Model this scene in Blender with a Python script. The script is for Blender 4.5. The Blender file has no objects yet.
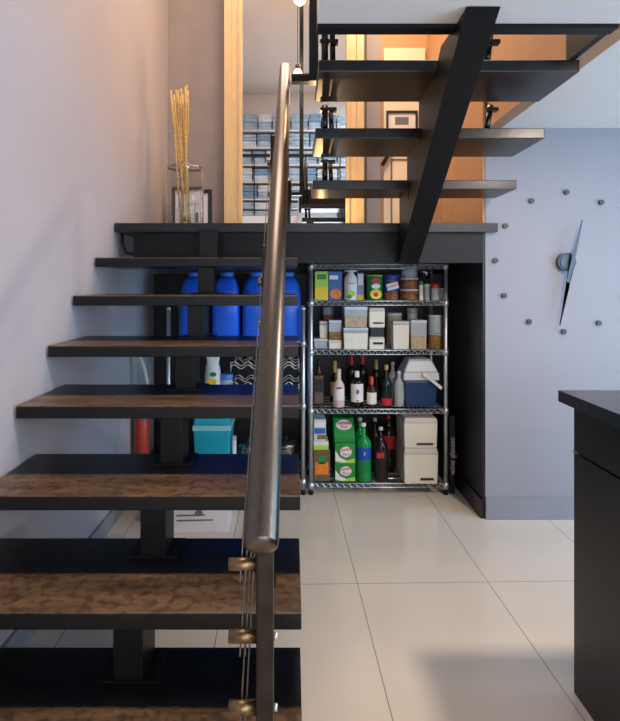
import bpy, bmesh, math, random
from mathutils import Vector, Matrix
random.seed(7)
C = bpy.context.scene.collection
PI = math.pi
EYE = 1.236
F, CX, CY = 540.0, 292.0, 284.0

# ---------------------------------------------------------------- camera, light, exposure
cd = bpy.data.cameras.new('camera'); cam = bpy.data.objects.new('camera', cd); C.objects.link(cam)
cam.location = (0, 0, EYE); cam.rotation_euler = (PI/2, 0, 0)
cd.sensor_fit = 'HORIZONTAL'; cd.sensor_width = 36; cd.lens = 36*F/620
cd.shift_x = (310-CX)/620; cd.shift_y = -(360.5-CY)/620
cd.clip_start = .02
bpy.context.scene.camera = cam
vs = bpy.context.scene.view_settings
vs.view_transform = 'Standard'; vs.look = 'None'; vs.gamma = 1; vs.use_curve_mapping = False
vs.exposure = 0.0
w = bpy.data.worlds.new('world'); bpy.context.scene.world = w; w.use_nodes = True
w.node_tree.nodes['Background'].inputs[0].default_value = (.75, .85, 1, 1)
w.node_tree.nodes['Background'].inputs[1].default_value = .6

def area(name, loc, rot, sx, sy, power, col):
    l = bpy.data.lights.new(name, 'AREA'); l.shape = 'RECTANGLE'; l.size = sx; l.size_y = sy
    l.energy = power; l.color = col
    o = bpy.data.objects.new(name, l); C.objects.link(o); o.location = loc; o.rotation_euler = rot
    return o
def point(name, loc, power, col, r=.05):
    l = bpy.data.lights.new(name, 'POINT'); l.energy = power; l.color = col; l.shadow_soft_size = r
    o = bpy.data.objects.new(name, l); C.objects.link(o); o.location = loc
    return o
area('window_daylight', (1.4, -2.9, 1.15), (PI/2, 0, 0), 3.4, 1.6, 80, (.86, .92, 1))
area('side_cool_fill', (3.4, .6, 1.1), (PI/2, 0, PI/2), 2.6, 1.5, 118, (.30, .64, 1))  # unseen cool fill, added to turn the wall under the stairs blue
area('overhead_fill', (-.1, 2.5, 4.40), (0, 0, 0), 1.5, 1.1, 66, (1, .84, .72))  # added unseen warm overhead light; the ceiling above it is solid
area('loft_fill', (1.3, .3, 4.40), (0, 0, 0), .6, .6, 60, (.80, .90, 1))  # added unseen cool fill for the loft in the mirror
DOWN = [(1.33, 1.46), (2.5, .3), (1.5, -1.4)]
for q, (a_, b_) in enumerate(DOWN): area('downlight', (a_, b_, EYE+.82-.006), (0, 0, 0), .12, .12, 29, (1, .83, .68))
point('landing_lamp_light', (.62, 3.3, 3.35), 30, (1, .66, .34), .07)
point('tread_fill', (.20, 3.72, 1.603), 15, (1, .62, .25), .012)  # added warm fill for the undersides of the upper treads

# ---------------------------------------------------------------- materials
def lin(h):
    h = h.lstrip('#'); v = [int(h[i:i+2], 16)/255 for i in (0, 2, 4)]
    return tuple(((c+.055)/1.055)**2.4 if c > .04045 else c/12.92 for c in v) + (1,)
def N(nt, t, **kw):
    n = nt.nodes.new(t)
    for k, v in kw.items(): setattr(n, k, v)
    return n
def mat(name, col, rough=.5, metal=0, var=.06, scale=6, bump=0, trans=0, ior=1.45, emit=None, es=0, spec=None, col2=None, stretch=None, coat=0, alpha=1):
    m = bpy.data.materials.new(name); m.use_nodes = True; nt = m.node_tree; b = nt.nodes['Principled BSDF']
    c = lin(col) if isinstance(col, str) else col
    c2 = lin(col2) if col2 else tuple(min(1, x*(1-var*2.5)) for x in c[:3]) + (1,)
    tc = N(nt, 'ShaderNodeTexCoord'); mp = N(nt, 'ShaderNodeMapping'); no = N(nt, 'ShaderNodeTexNoise')
    if stretch: mp.inputs['Scale'].default_value = stretch
    no.inputs['Scale'].default_value = scale; no.inputs['Detail'].default_value = 6
    nt.links.new(tc.outputs['Object'], mp.inputs[0]); nt.links.new(mp.outputs[0], no.inputs['Vector'])
    cr = N(nt, 'ShaderNodeValToRGB'); cr.color_ramp.elements[0].position = .35; cr.color_ramp.elements[1].position = .65
    cr.color_ramp.elements[0].color = c2; cr.color_ramp.elements[1].color = c
    nt.links.new(no.outputs['Fac'], cr.inputs[0]); nt.links.new(cr.outputs[0], b.inputs['Base Color'])
    b.inputs['Roughness'].default_value = rough; b.inputs['Metallic'].default_value = metal
    b.inputs['Transmission Weight'].default_value = trans; b.inputs['IOR'].default_value = ior
    b.inputs['Coat Weight'].default_value = coat; b.inputs['Alpha'].default_value = alpha
    if spec is not None: b.inputs['Specular IOR Level'].default_value = spec
    if emit: b.inputs['Emission Color'].default_value = lin(emit); b.inputs['Emission Strength'].default_value = es
    if bump:
        bp = N(nt, 'ShaderNodeBump'); bp.inputs['Strength'].default_value = bump; bp.inputs['Distance'].default_value = .01
        nt.links.new(no.outputs['Fac'], bp.inputs['Height']); nt.links.new(bp.outputs[0], b.inputs['Normal'])
    return m
M = {}
M['wall'] = mat('wall_paint', '#aea7aa', .75, var=.02, scale=2)
M['backwall'] = mat('shaded_wall_paint', '#93857f', .75, var=.03)  # darker copy of the wall paint, with the landing's shade put in
M['clockwall'] = mat('grey_paint', '#928f95', .6, var=.02, scale=1.5)
M['white'] = mat('white_paint', '#f0e6df', .8, var=.01)
M['tan'] = mat('tan_panel', '#b98a62', .45, var=.05, scale=3)
M['beigewall'] = mat('beige_plaster', '#c9a987', .7, var=.03)
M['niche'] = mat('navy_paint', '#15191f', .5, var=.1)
M['charcoal'] = mat('charcoal_laminate', '#26262a', .35, var=.1)
M['baseb'] = mat('baseboard_grey', '#8b8b92', .5, var=.03)
M['black'] = mat('black_steel', '#0b0d10', .45, var=.2, scale=14, bump=.03, spec=.3)
M['blackgloss'] = mat('black_lacquer', '#0d0f12', .22, var=.2, scale=10)
M['counter'] = mat('black_cabinet', '#17171a', .4, var=.1)
M['top'] = mat('worktop', '#2c2c2f', .22, var=.1, scale=20)
M['chrome'] = mat('chrome_wire', '#cfd4d8', .38, metal=.85, var=.05, scale=20)
M['steel'] = mat('brushed_steel', '#6a625a', .33, metal=1, var=.08, scale=8, stretch=(30, 1, 30))
M['bronze'] = mat('bronze', '#8a7355', .35, metal=1, var=.15, scale=20)
M['post'] = mat('dark_bronze', '#39332c', .38, metal=.8, var=.15, scale=20)
M['rubber'] = mat('rubber', '#111111', .8)
M['gold'] = mat('oak_frame', '#cfb184', .42, var=.06, scale=9, stretch=(14, 14, 1))
M['mirror'] = mat('mirror_glass', '#eef2f5', .01, metal=1, var=0)
M['glass'] = mat('clear_glass', '#f4f8f8', .02, trans=1, var=0)
M['bamboo'] = mat('dry_bamboo', '#d3ac68', .55, var=.2, scale=40, stretch=(1, 1, 5))
M['paper'] = mat('paper', '#dcd4d6', .7, var=.02)
M['inkgrey'] = mat('ink_grey', '#6d6a72', .7)
M['blue'] = mat('blue_plastic', '#2a6cf0', .3, var=.08, scale=5)
M['bluecap'] = mat('blue_cap', '#4f86ea', .4)
M['teal'] = mat('teal_plastic', '#1fa6bd', .35, var=.05)
M['teallid'] = mat('pale_teal_plastic', '#8fd6de', .35)
M['red'] = mat('red_plastic', '#b5361f', .35)
M['cream'] = mat('cream_plastic', '#dcd6c8', .45, var=.03)
M['creamlid'] = mat('grey_lid', '#c3c1ba', .4, alpha=1)
M['clear'] = mat('clear_plastic', '#c3ccd1', .3, var=.05, alpha=.62)
M['lidblue'] = mat('pale_blue_lid', '#b8c8d6', .35)
M['flour'] = mat('tan_grain', '#b8a58c', .9, var=.1, scale=60)
M['sugar'] = mat('white_grain', '#ded8ca', .9, var=.05, scale=80)
M['nuts'] = mat('mixed_nuts', '#a5713f', .8, col2='#4b4a2a', scale=90)
M['cookie'] = mat('brown_food', '#a3694a', .8, col2='#6b3d2b', scale=60)
M['cooler'] = mat('navy_cooler', '#1d3c68', .35, var=.06)
M['coolerlid'] = mat('pale_cooler_lid', '#ccd3da', .4)
M['bottle'] = mat('dark_glass', '#14100e', .08, var=.2)
M['whisky'] = mat('amber_glass', '#3a1f0c', .08)
M['greenglass'] = mat('green_black_glass', '#10201a', .08)
M['greenpet'] = mat('green_bottle_plastic', '#159a4a', .12, var=.15, scale=12)
M['cola'] = mat('cola', '#1c0f0c', .1)
M['labelwhite'] = mat('label_white', '#e6e0dc', .6)
M['labelred'] = mat('label_red', '#c0202c', .5)
M['labelblue'] = mat('label_blue', '#1c49a8', .5)
M['labelblack'] = mat('label_black', '#141414', .5)
M['labelgold'] = mat('label_gold', '#b9995a', .4)
M['pink'] = mat('label_pink', '#dcc4bd', .5)
M['orange'] = mat('orange_print', '#ee8327', .5, var=.12, scale=60)
M['yellow'] = mat('yellow_print', '#f0c92a', .5, var=.05)
M['lime'] = mat('lime_print', '#a9cf4a', .5)
M['green'] = mat('green_print', '#168a3a', .5, var=.08)
M['skyblue'] = mat('blue_print', '#2a62a6', .5)
M['purple'] = mat('purple_print', '#8f86b4', .5)
M['brown'] = mat('brown_card', '#6b5a3c', .7)
M['potsteel'] = mat('pot_steel', '#9c9a94', .25, metal=1)
M['palefabric'] = mat('pale_blue_linen', '#b3c8d9', .8, var=.15, scale=14)
M['bluefabric'] = mat('blue_linen', '#86a6c2', .8, var=.15, scale=14)
M['whitefabric'] = mat('white_linen', '#dde4ea', .8, var=.1, scale=14)
M['clock'] = mat('clock_steel', '#4c5a69', .5, metal=.2)
M['dot'] = mat('clock_dot', '#3b3f48', .4)
M['lamp'] = mat('lamp_glow', '#ffdf9a', .4, emit='#ffd48a', es=9)
M['doorpaint'] = mat('door_paint', '#e0cfb4', .5, var=.02)
M['slabedge'] = mat('slate_edge', '#1b1d21', .33, var=.25, scale=18, bump=.1)

def floor_mat():
    m = bpy.data.materials.new('porcelain_tiles'); m.use_nodes = True; nt = m.node_tree; b = nt.nodes['Principled BSDF']
    tc = N(nt, 'ShaderNodeTexCoord'); sp = N(nt, 'ShaderNodeSeparateXYZ')
    a = math.atan(12/540)
    rot = N(nt, 'ShaderNodeMapping'); rot.vector_type = 'TEXTURE'
    rot.inputs['Location'].default_value = (.27, 2.228, 0); rot.inputs['Rotation'].default_value = (0, 0, a)
    nt.links.new(tc.outputs['Object'], rot.inputs[0]); nt.links.new(rot.outputs[0], sp.inputs[0])
    def line(sock, pitch):
        d = N(nt, 'ShaderNodeMath', operation='DIVIDE'); d.inputs[1].default_value = pitch; nt.links.new(sock, d.inputs[0])
        r = N(nt, 'ShaderNodeMath', operation='ROUND'); nt.links.new(d.outputs[0], r.inputs[0])
        s = N(nt, 'ShaderNodeMath', operation='SUBTRACT'); nt.links.new(d.outputs[0], s.inputs[0]); nt.links.new(r.outputs[0], s.inputs[1])
        ab = N(nt, 'ShaderNodeMath', operation='ABSOLUTE'); nt.links.new(s.outputs[0], ab.inputs[0])
        l = N(nt, 'ShaderNodeMath', operation='LESS_THAN'); l.inputs[1].default_value = .0018/pitch; nt.links.new(ab.outputs[0], l.inputs[0])
        return l
    lx = line(sp.outputs[0], .543); ly = line(sp.outputs[1], 1.09)
    mx = N(nt, 'ShaderNodeMath', operation='MAXIMUM'); nt.links.new(lx.outputs[0], mx.inputs[0]); nt.links.new(ly.outputs[0], mx.inputs[1])
    no = N(nt, 'ShaderNodeTexNoise'); no.inputs['Scale'].default_value = 2.5; nt.links.new(tc.outputs['Object'], no.inputs['Vector'])
    cr = N(nt, 'ShaderNodeValToRGB'); cr.color_ramp.elements[0].color = lin('#cfc3b6'); cr.color_ramp.elements[1].color = lin('#dacfc2')
    nt.links.new(no.outputs['Fac'], cr.inputs[0])
    mi = N(nt, 'ShaderNodeMixRGB'); nt.links.new(mx.outputs[0], mi.inputs[0]); nt.links.new(cr.outputs[0], mi.inputs[1]); mi.inputs[2].default_value = lin('#8d857c')
    nt.links.new(mi.outputs[0], b.inputs['Base Color']); b.inputs['Roughness'].default_value = .16
    b.inputs['Specular IOR Level'].default_value = .5
    return m
M['floor'] = floor_mat()

def tread_mat(name, mottled, dark, edge, rough=.33):
    # black stained oak with a mottled brown band along the front of the top face
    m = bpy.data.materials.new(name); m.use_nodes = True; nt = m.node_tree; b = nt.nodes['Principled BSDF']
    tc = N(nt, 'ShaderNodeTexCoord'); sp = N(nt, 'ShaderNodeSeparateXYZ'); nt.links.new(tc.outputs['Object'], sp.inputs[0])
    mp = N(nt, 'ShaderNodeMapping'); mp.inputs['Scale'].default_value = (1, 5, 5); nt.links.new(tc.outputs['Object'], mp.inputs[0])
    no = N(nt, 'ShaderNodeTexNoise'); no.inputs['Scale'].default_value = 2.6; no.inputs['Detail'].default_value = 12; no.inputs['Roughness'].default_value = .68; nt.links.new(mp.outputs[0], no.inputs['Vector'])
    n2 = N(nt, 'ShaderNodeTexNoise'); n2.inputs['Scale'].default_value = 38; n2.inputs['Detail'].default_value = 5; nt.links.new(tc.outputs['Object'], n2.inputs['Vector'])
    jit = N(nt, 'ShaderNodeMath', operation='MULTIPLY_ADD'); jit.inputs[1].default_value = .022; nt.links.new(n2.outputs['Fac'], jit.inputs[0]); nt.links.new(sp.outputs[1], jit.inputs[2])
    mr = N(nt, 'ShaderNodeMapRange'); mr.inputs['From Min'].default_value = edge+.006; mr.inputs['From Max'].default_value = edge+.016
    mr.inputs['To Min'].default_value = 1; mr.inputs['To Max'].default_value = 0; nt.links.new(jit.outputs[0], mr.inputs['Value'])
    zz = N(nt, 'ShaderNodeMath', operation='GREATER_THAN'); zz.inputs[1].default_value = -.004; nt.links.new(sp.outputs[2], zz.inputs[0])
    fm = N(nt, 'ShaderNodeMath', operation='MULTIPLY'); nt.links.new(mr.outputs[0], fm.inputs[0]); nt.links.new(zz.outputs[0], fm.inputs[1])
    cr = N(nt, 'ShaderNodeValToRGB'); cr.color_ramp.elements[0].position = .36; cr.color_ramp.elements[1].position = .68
    cr.color_ramp.elements[0].color = lin(mottled[0]); cr.color_ramp.elements[1].color = lin(mottled[1]); nt.links.new(no.outputs['Fac'], cr.inputs[0])
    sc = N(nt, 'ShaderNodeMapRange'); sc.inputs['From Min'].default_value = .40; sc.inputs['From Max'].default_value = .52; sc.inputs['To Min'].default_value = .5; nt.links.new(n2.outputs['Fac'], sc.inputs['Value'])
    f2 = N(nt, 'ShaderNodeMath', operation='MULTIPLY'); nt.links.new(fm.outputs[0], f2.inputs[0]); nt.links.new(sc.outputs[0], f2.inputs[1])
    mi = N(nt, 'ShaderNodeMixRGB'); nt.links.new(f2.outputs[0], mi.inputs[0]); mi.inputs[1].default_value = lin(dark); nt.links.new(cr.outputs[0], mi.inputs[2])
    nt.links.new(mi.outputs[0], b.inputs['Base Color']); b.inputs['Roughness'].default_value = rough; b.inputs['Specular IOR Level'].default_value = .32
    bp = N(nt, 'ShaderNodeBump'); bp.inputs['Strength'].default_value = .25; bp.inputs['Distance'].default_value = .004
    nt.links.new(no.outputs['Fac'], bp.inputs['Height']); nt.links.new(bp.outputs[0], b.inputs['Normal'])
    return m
M['tread'] = tread_mat('brown_front_black_oak', ('#392a1f', '#735940'), '#090b0f', .175)
M['utread'] = tread_mat('black_oak', ('#23262b', '#3d4148'), '#1a1a1c', .5, .3)
M['under'] = mat('dark_wood', '#3a2a20', .3, col2='#1f1a18', scale=5, stretch=(1, 8, 8))

# ---------------------------------------------------------------- mesh helpers
def bx(bm, x0, x1, y0, y1, z0, z1, bev=0, mi=0):
    vs_ = [bm.verts.new((x, y, z)) for x in (x0, x1) for y in (y0, y1) for z in (z0, z1)]
    fs = [(0, 1, 3, 2), (4, 6, 7, 5), (0, 4, 5, 1), (2, 3, 7, 6), (0, 2, 6, 4), (1, 5, 7, 3)]
    faces = [bm.faces.new([vs_[i] for i in f]) for f in fs]
    for f in faces: f.material_index = mi
    if bev:
        es = list({e for f in faces for e in f.edges})
        bmesh.ops.bevel(bm, geom=es, offset=bev, segments=2, affect='EDGES', profile=.6)
    return faces
def taperbox(bm, w0, d0, w1, d1, z0, z1, bev=0, cx=0, cy=0):
    v = []
    for (w_, d_, z) in ((w0, d0, z0), (w1, d1, z1)):
        for sx, sy in ((-1, -1), (1, -1), (1, 1), (-1, 1)): v.append(bm.verts.new((cx+sx*w_/2, cy+sy*d_/2, z)))
    fs = [bm.faces.new([v[i] for i in f]) for f in ((3, 2, 1, 0), (4, 5, 6, 7), (0, 1, 5, 4), (1, 2, 6, 5), (2, 3, 7, 6), (3, 0, 4, 7))]
    if bev: bmesh.ops.bevel(bm, geom=list({e for f in fs for e in f.edges}), offset=bev, segments=2, affect='EDGES', profile=.6)
def tube(bm, pts, r, seg=8, cap=True, r1=None):
    pts = [Vector(p) for p in pts]; rings = []; n = len(pts)
    up = None
    for i, p in enumerate(pts):
        t = (pts[min(i+1, n-1)]-pts[max(i-1, 0)]).normalized()
        if up is None: up = Vector((0, 0, 1)) if abs(t.z) < .9 else Vector((1, 0, 0))
        a = t.cross(up).normalized(); b = a.cross(t).normalized(); up = b
        rr = r if r1 is None else r+(r1-r)*i/(n-1)
        rings.append([bm.verts.new(p+a*math.cos(2*PI*k/seg)*rr+b*math.sin(2*PI*k/seg)*rr) for k in range(seg)])
    for i in range(n-1):
        for k in range(seg):
            f = bm.faces.new((rings[i][k], rings[i][(k+1) % seg], rings[i+1][(k+1) % seg], rings[i+1][k])); f.smooth = seg > 5
    if cap:
        bm.faces.new(rings[0][::-1]); bm.faces.new(rings[-1])
def lathe(bm, prof, seg=24, c=(0, 0), sx=1, sy=1, close=True, a0=0, a1=2*PI):
    full = abs(a1-a0-2*PI) < 1e-6
    m_ = seg if full else seg+1
    rings = [[bm.verts.new((c[0]+sx*r*math.cos(a0+(a1-a0)*k/seg), c[1]+sy*r*math.sin(a0+(a1-a0)*k/seg), z)) for k in range(m_)] for r, z in prof]
    for i in range(len(rings)-1):
        for k in range(seg):
            k2 = (k+1) % m_
            f = bm.faces.new((rings[i][k], rings[i][k2], rings[i+1][k2], rings[i+1][k])); f.smooth = True
    if close and full:
        if prof[0][0] > 1e-4: bm.faces.new(rings[0][::-1])
        if prof[-1][0] > 1e-4: bm.faces.new(rings[-1])
def prism(bm, poly, a, b, axis='x'):
    def pt(u, v, t): return {'x': (t, u, v), 'y': (u, t, v), 'z': (u, v, t)}[axis]
    A = [bm.verts.new(pt(u, v, a)) for u, v in poly]; B = [bm.verts.new(pt(u, v, b)) for u, v in poly]; n = len(poly)
    bm.faces.new(A); bm.faces.new(B[::-1])
    for i in range(n): bm.faces.new((A[i], B[i], B[(i+1) % n], A[(i+1) % n]))
    bmesh.ops.recalc_face_normals(bm, faces=bm.faces[:])
def BM(fn=None, *a, **k):
    bm = bmesh.new()
    if fn: fn(bm, *a, **k)
    return bm
def obj(name, bm, m, parent=None, loc=None, rot=None):
    me = bpy.data.meshes.new(name); bmesh.ops.recalc_face_normals(bm, faces=bm.faces[:]); bm.to_mesh(me); bm.free()
    for x in (m if isinstance(m, (list, tuple)) else [m]): me.materials.append(M[x] if isinstance(x, str) else x)
    o = bpy.data.objects.new(name, me); C.objects.link(o)
    if parent: o.parent = parent
    if loc: o.location = loc
    if rot: o.rotation_euler = rot
    return o
def thing(name, label, cat, loc=(0, 0, 0), rz=0, group=None):
    o = bpy.data.objects.new(name, None); C.objects.link(o); o.location = loc; o.rotation_euler = (0, 0, rz)
    o.empty_display_size = .05
    return tag(o, label, cat, group)
def tag(o, label, cat, group=None):
    o['label'] = label; o['category'] = cat
    if group: o['group'] = group
    return o
def struct(name, bm, m):
    o = obj(name, bm, m); o['kind'] = 'structure'; return o
def boxes(*bs):
    bm = bmesh.new()
    for b in bs: bx(bm, *b)
    return bm
def text(s, size, parent, loc, m, rot=(PI/2, 0, 0), name='lettering', ext=.0004, sx=1):
    cu = bpy.data.curves.new('tmp', 'FONT'); cu.body = s; cu.size = size; cu.align_x = 'CENTER'; cu.align_y = 'CENTER'; cu.extrude = ext
    t = bpy.data.objects.new('tmp', cu); C.objects.link(t); bpy.context.view_layer.update()
    me = bpy.data.meshes.new_from_object(t.evaluated_get(bpy.context.evaluated_depsgraph_get()))
    bpy.data.objects.remove(t); me.materials.clear(); me.materials.append(M[m]); me.name = name
    for v in me.vertices: v.co.x *= sx
    o = bpy.data.objects.new(name, me); C.objects.link(o); o.parent = parent; o.location = loc; o.rotation_euler = rot
    return o
def copy_tree(root, loc, label=None, group=None):
    r = root.copy(); C.objects.link(r); r.location = loc
    if label: r['label'] = label
    if group: r['group'] = group
    for ch in [c for c in root.children]:
        c = ch.copy(); C.objects.link(c); c.parent = r
        for g in ch.children:
            d = g.copy(); C.objects.link(d); d.parent = c
    return r
def PX(px, d): return (px-CX)*d/F
def PZ(py, d): return EYE-(py-CY)*d/F

# ================================================================ THE SETTING
XW = -.925; YB = 4.03; XR = 1.017; LZ = EYE+.316
CEIL = EYE+.82; TOPZ = EYE+3.2
struct('floor', boxes((XW-.1, 3.6, -3.1, YB+.1, -.1, 0)), 'floor')
struct('wall_left', boxes((XW-.1, XW, -3.1, YB+.1, 0, TOPZ)), 'wall')
struct('wall_back', boxes((XW, XR, YB, YB+.1, 0, TOPZ)), 'backwall')
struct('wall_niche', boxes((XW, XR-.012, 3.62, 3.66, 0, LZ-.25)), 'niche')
struct('wall_clock', boxes((XR, 3.5, 2.84, 2.96, 0, CEIL), (XR, XR+.1, 2.96, YB+.1, 0, TOPZ)), 'clockwall')
struct('trim_1', boxes((XR-.012, XR, 2.845, 3.62, 0, LZ-.045)), 'charcoal')
struct('trim_2', boxes((XR-.012, XR, 2.845, 3.615, LZ, TOPZ), (XR-.012, XR, 3.63, YB, LZ, TOPZ)), 'tan')
struct('wall_stairwell', boxes((1.03, 1.1, 1.75, 2.96, CEIL, TOPZ)), 'tan')
struct('wall_landing', boxes((.60, XR-.012, YB-.012, YB, LZ, TOPZ)), 'tan')
struct('ceiling', boxes((.08, 3.5, -.65, 1.7, CEIL, CEIL+.25), (1.1, 3.5, 1.7, 2.84, CEIL, CEIL+.25), (XW, 3.5, -3, -.65, CEIL, CEIL+.25)), 'white')
struct('ceiling_upper', boxes((XW-.1, 3.6, -3.1, YB+.1, TOPZ, TOPZ+.1)), 'white')
struct('wall_behind', boxes((XW, 3.5, -3.1, -3, 0, TOPZ)), 'wall')
struct('wall_loft', boxes((XW, 3.5, -1.35, -1.25, CEIL+.25, TOPZ)), 'white')
struct('wall_right', boxes((3.5, 3.6, -3.1, 2.96, 0, TOPZ)), 'wall')
struct('wall_upper', boxes((1.1, 3.5, 1.7, 1.8, CEIL+.25, TOPZ)), 'white')
struct('trim_3', boxes((.08, 1.03, 1.702, 1.75, CEIL-.012, CEIL+.25), (1.005, 1.03, 1.75, 1.98, CEIL-.005, CEIL+.25)), 'black')
struct('baseboard_front', boxes((XR, 3.5, 2.828, 2.84, 0, .115)), 'baseb')
struct('baseboard_pier', boxes((XR-.022, XR-.012, 2.845, 3.6, 0, .1)), 'charcoal')
struct('baseboard_left', boxes((XW, XW+.014, -3, 3.6, 0, .085)), 'baseb')
# window frame around the daylight behind the camera
struct('window_1', boxes((-.4, 3.2, -3, -2.95, .28, .35), (-.4, 3.2, -3, -2.95, 1.95, 2.02), (-.4, -.33, -3, -2.95, .35, 1.95), (3.13, 3.2, -3, -2.95, .35, 1.95)), 'white')

# door and picture at the far side of the landing
dr = struct('door_1', boxes((PX(383, YB), PX(424, YB), YB-.035, YB-.001, LZ, PZ(50, YB))), 'doorpaint')
dx0, dx1 = PX(383, YB), PX(424, YB)
for z0, z1 in ((LZ+.06, PZ(196, YB)), (PZ(190, YB), PZ(160, YB)), (PZ(152, YB), PZ(136, YB))):
    bm = bmesh.new(); x0, x1 = dx0+.05, dx1-.03
    bx(bm, x0, x1, YB-.040, YB-.035, z0, z0+.012); bx(bm, x0, x1, YB-.040, YB-.035, z1-.012, z1)
    bx(bm, x0, x0+.012, YB-.040, YB-.035, z0+.012, z1-.012); bx(bm, x1-.012, x1, YB-.040, YB-.035, z0+.012, z1-.012)
    obj('door_moulding', bm, 'inkgrey', dr)
bm = bmesh.new(); tube(bm, [(PX(381, YB), YB-.06, PZ(167, YB)), (PX(389, YB), YB-.06, PZ(152, YB))], .014, 8)
tube(bm, [(PX(386, YB), YB-.06, PZ(158, YB)), (PX(386, YB), YB-.035, PZ(158, YB))], .008, 8); obj('door_handle', bm, 'post', dr)
struct('trim_4', boxes((PX(366, YB), PX(380, YB), YB-.03, YB, LZ, TOPZ)), 'clockwall')
pf = thing('picture_frame', 'small dark framed print hanging at the back of the landing, seen between the upper treads', 'picture', (PX(402, 3.98), YB-.038, PZ(121, 3.98)))
def frame_mesh(w, h, t, dp):
    return boxes((-w/2, w/2, -dp, 0, h/2-t, h/2), (-w/2, w/2, -dp, 0, -h/2, -h/2+t), (-w/2, -w/2+t, -dp, 0, -h/2+t, h/2-t), (w/2-t, w/2, -dp, 0, -h/2+t, h/2-t))
obj('frame', frame_mesh(.23, .15, .014, .02), 'charcoal', pf)
obj('print', boxes((-.1, .1, -.008, -.002, -.06, .06)), 'paper', pf)
obj('print_motif', boxes((-.05, .05, -.010, -.008, -.025, .03)), 'inkgrey', pf)

# ================================================================ LANDING
ld = thing('stair_landing', 'black wooden stair landing spanning the niche above the wire racks', 'landing', (0, 2.8, LZ))
obj('platform', boxes((XW+.005, PX(498, 2.8), 0, .205, -.045, 0), (XW+.005, XR-.014, .205, YB-2.8-.002, -.045, 0)), 'slabedge', ld)
obj('beam', boxes((PX(135, 2.86), XR-.014, .035, .075, -.205, -.045)), 'black', ld)
obj('beam', boxes((PX(135, 2.86), XR-.014, .775, .81, -.20, -.045)), 'black', ld)
bm = bmesh.new(); tube(bm, [(XW+.03, .05, -.05), (XW+.03, .05, -.10), (XW+.05, .05, -.15), (XW+.1, .05, -.16)], .008); obj('bracket', bm, 'black', ld)

# ================================================================ LOWER FLIGHT
T = [(2.51, .123), (2.257, -.048), (2.025, -.231), (1.79, -.404), (1.551, -.608), (1.312, -.798), (1.08, -.985)]
sf = thing('stair_flight', 'straight open flight of seven mottled black wooden treads up the left wall', 'stairs', (0, 1.08, 0))
TH = .043; TD = .385
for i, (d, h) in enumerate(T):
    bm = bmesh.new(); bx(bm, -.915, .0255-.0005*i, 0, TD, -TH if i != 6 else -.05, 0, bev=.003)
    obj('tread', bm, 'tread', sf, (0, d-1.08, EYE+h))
for i, (d, h) in enumerate(T):
    bm = bmesh.new(); z1 = EYE+h-TH
    if i < 6: zb = EYE+T[i+1][1]; y0 = d+.02; y1 = T[i+1][0]+TD-.012
    else: zb = 0; y0 = d+.14; y1 = d+.27
    bx(bm, -.442, -.368, y0-1.08, y1-1.08, zb+.006, z1, bev=.003)
    bx(bm, -.475, -.332, y0-1.08, y1-1.08, zb, zb+.006)
    obj('riser_support', bm, 'black', sf)
# support from the top tread to the landing
bm = bmesh.new(); bx(bm, -.447, -.36, 2.835-1.08, 2.885-1.08, EYE+T[0][1], EYE+.127-.018); 
bm2 = bmesh.new(); bx(bm2, -.447, -.36, 2.60-1.08, 2.79-1.08, EYE+T[0][1], LZ-.05, bev=.003); obj('riser_support', bm2, 'black', sf); bm.free()

# ================================================================ UPPER FLIGHT
U = [(2.53, .487), (2.25, .650), (1.975, .820)]
uf = thing('stair_flight', 'black wooden flight rising toward the viewer over the wire rack on one slanted beam', 'stairs', (.6, 2.7, LZ))
def L(x, y, z): return (x-.6, y-2.7, z-LZ)
for k, (d, h) in enumerate(U):
    x0, x1 = .098, 1.05
    x1 = [1.053, 1.053, 1.053][k]
    bm = bmesh.new(); bx(bm, L(x0, 0, 0)[0], L(x1, 0, 0)[0], 0, [.27, .33, .33][k], -.043, 0, bev=.003)
    for f in bm.faces: 
        if f.normal.z < -.5: f.material_index = 1
    obj('tread', bm, ['slabedge', 'under'], uf, (0, d-2.7, EYE+h-LZ))
sl = (.88-.13)/(2.75-1.70)
def beamh(d): return .88-(d-1.70)*sl
def xc(d): return .601+(2.8-d)/(2.8-1.59)*(-.036)
def sprism(poly, hw=.05):
    bm = bmesh.new()
    A = [bm.verts.new((xc(y)-hw-.6, y-2.7, z-LZ)) for y, z in poly]; B = [bm.verts.new((xc(y)+hw-.6, y-2.7, z-LZ)) for y, z in poly]; n = len(poly)
    bm.faces.new(A); bm.faces.new(B[::-1])
    for i in range(n): bm.faces.new((A[i], B[i], B[(i+1) % n], A[(i+1) % n]))
    return bm
bz = lambda d: EYE+beamh(d)
obj('stringer', sprism([(2.79, bz(2.79)), (1.592, CEIL-.002), (1.66, CEIL-.001), (1.695, CEIL-.001), (1.90, bz(1.90)+.10), (2.79, bz(2.79)+.10)]), 'black', uf)
for k, (d, h) in enumerate(U):       # saw tooth plates carrying each tread
    nd, nh = (U[k-1] if k else (2.8, .316))
    zt = EYE+h-.043; ya = d+.02; e = min(d+.325, 2.795)
    if k: poly = [(ya, bz(ya)+.10), (ya, zt), (e, zt), (e, EYE+nh), (nd, EYE+nh), (nd, bz(nd)+.10)]
    else: poly = [(ya, bz(ya)+.10), (ya, zt), (2.79, zt), (2.79, bz(2.79)+.10)]
    obj('tread_bracket', sprism(poly, .046), 'black', uf)
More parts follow.
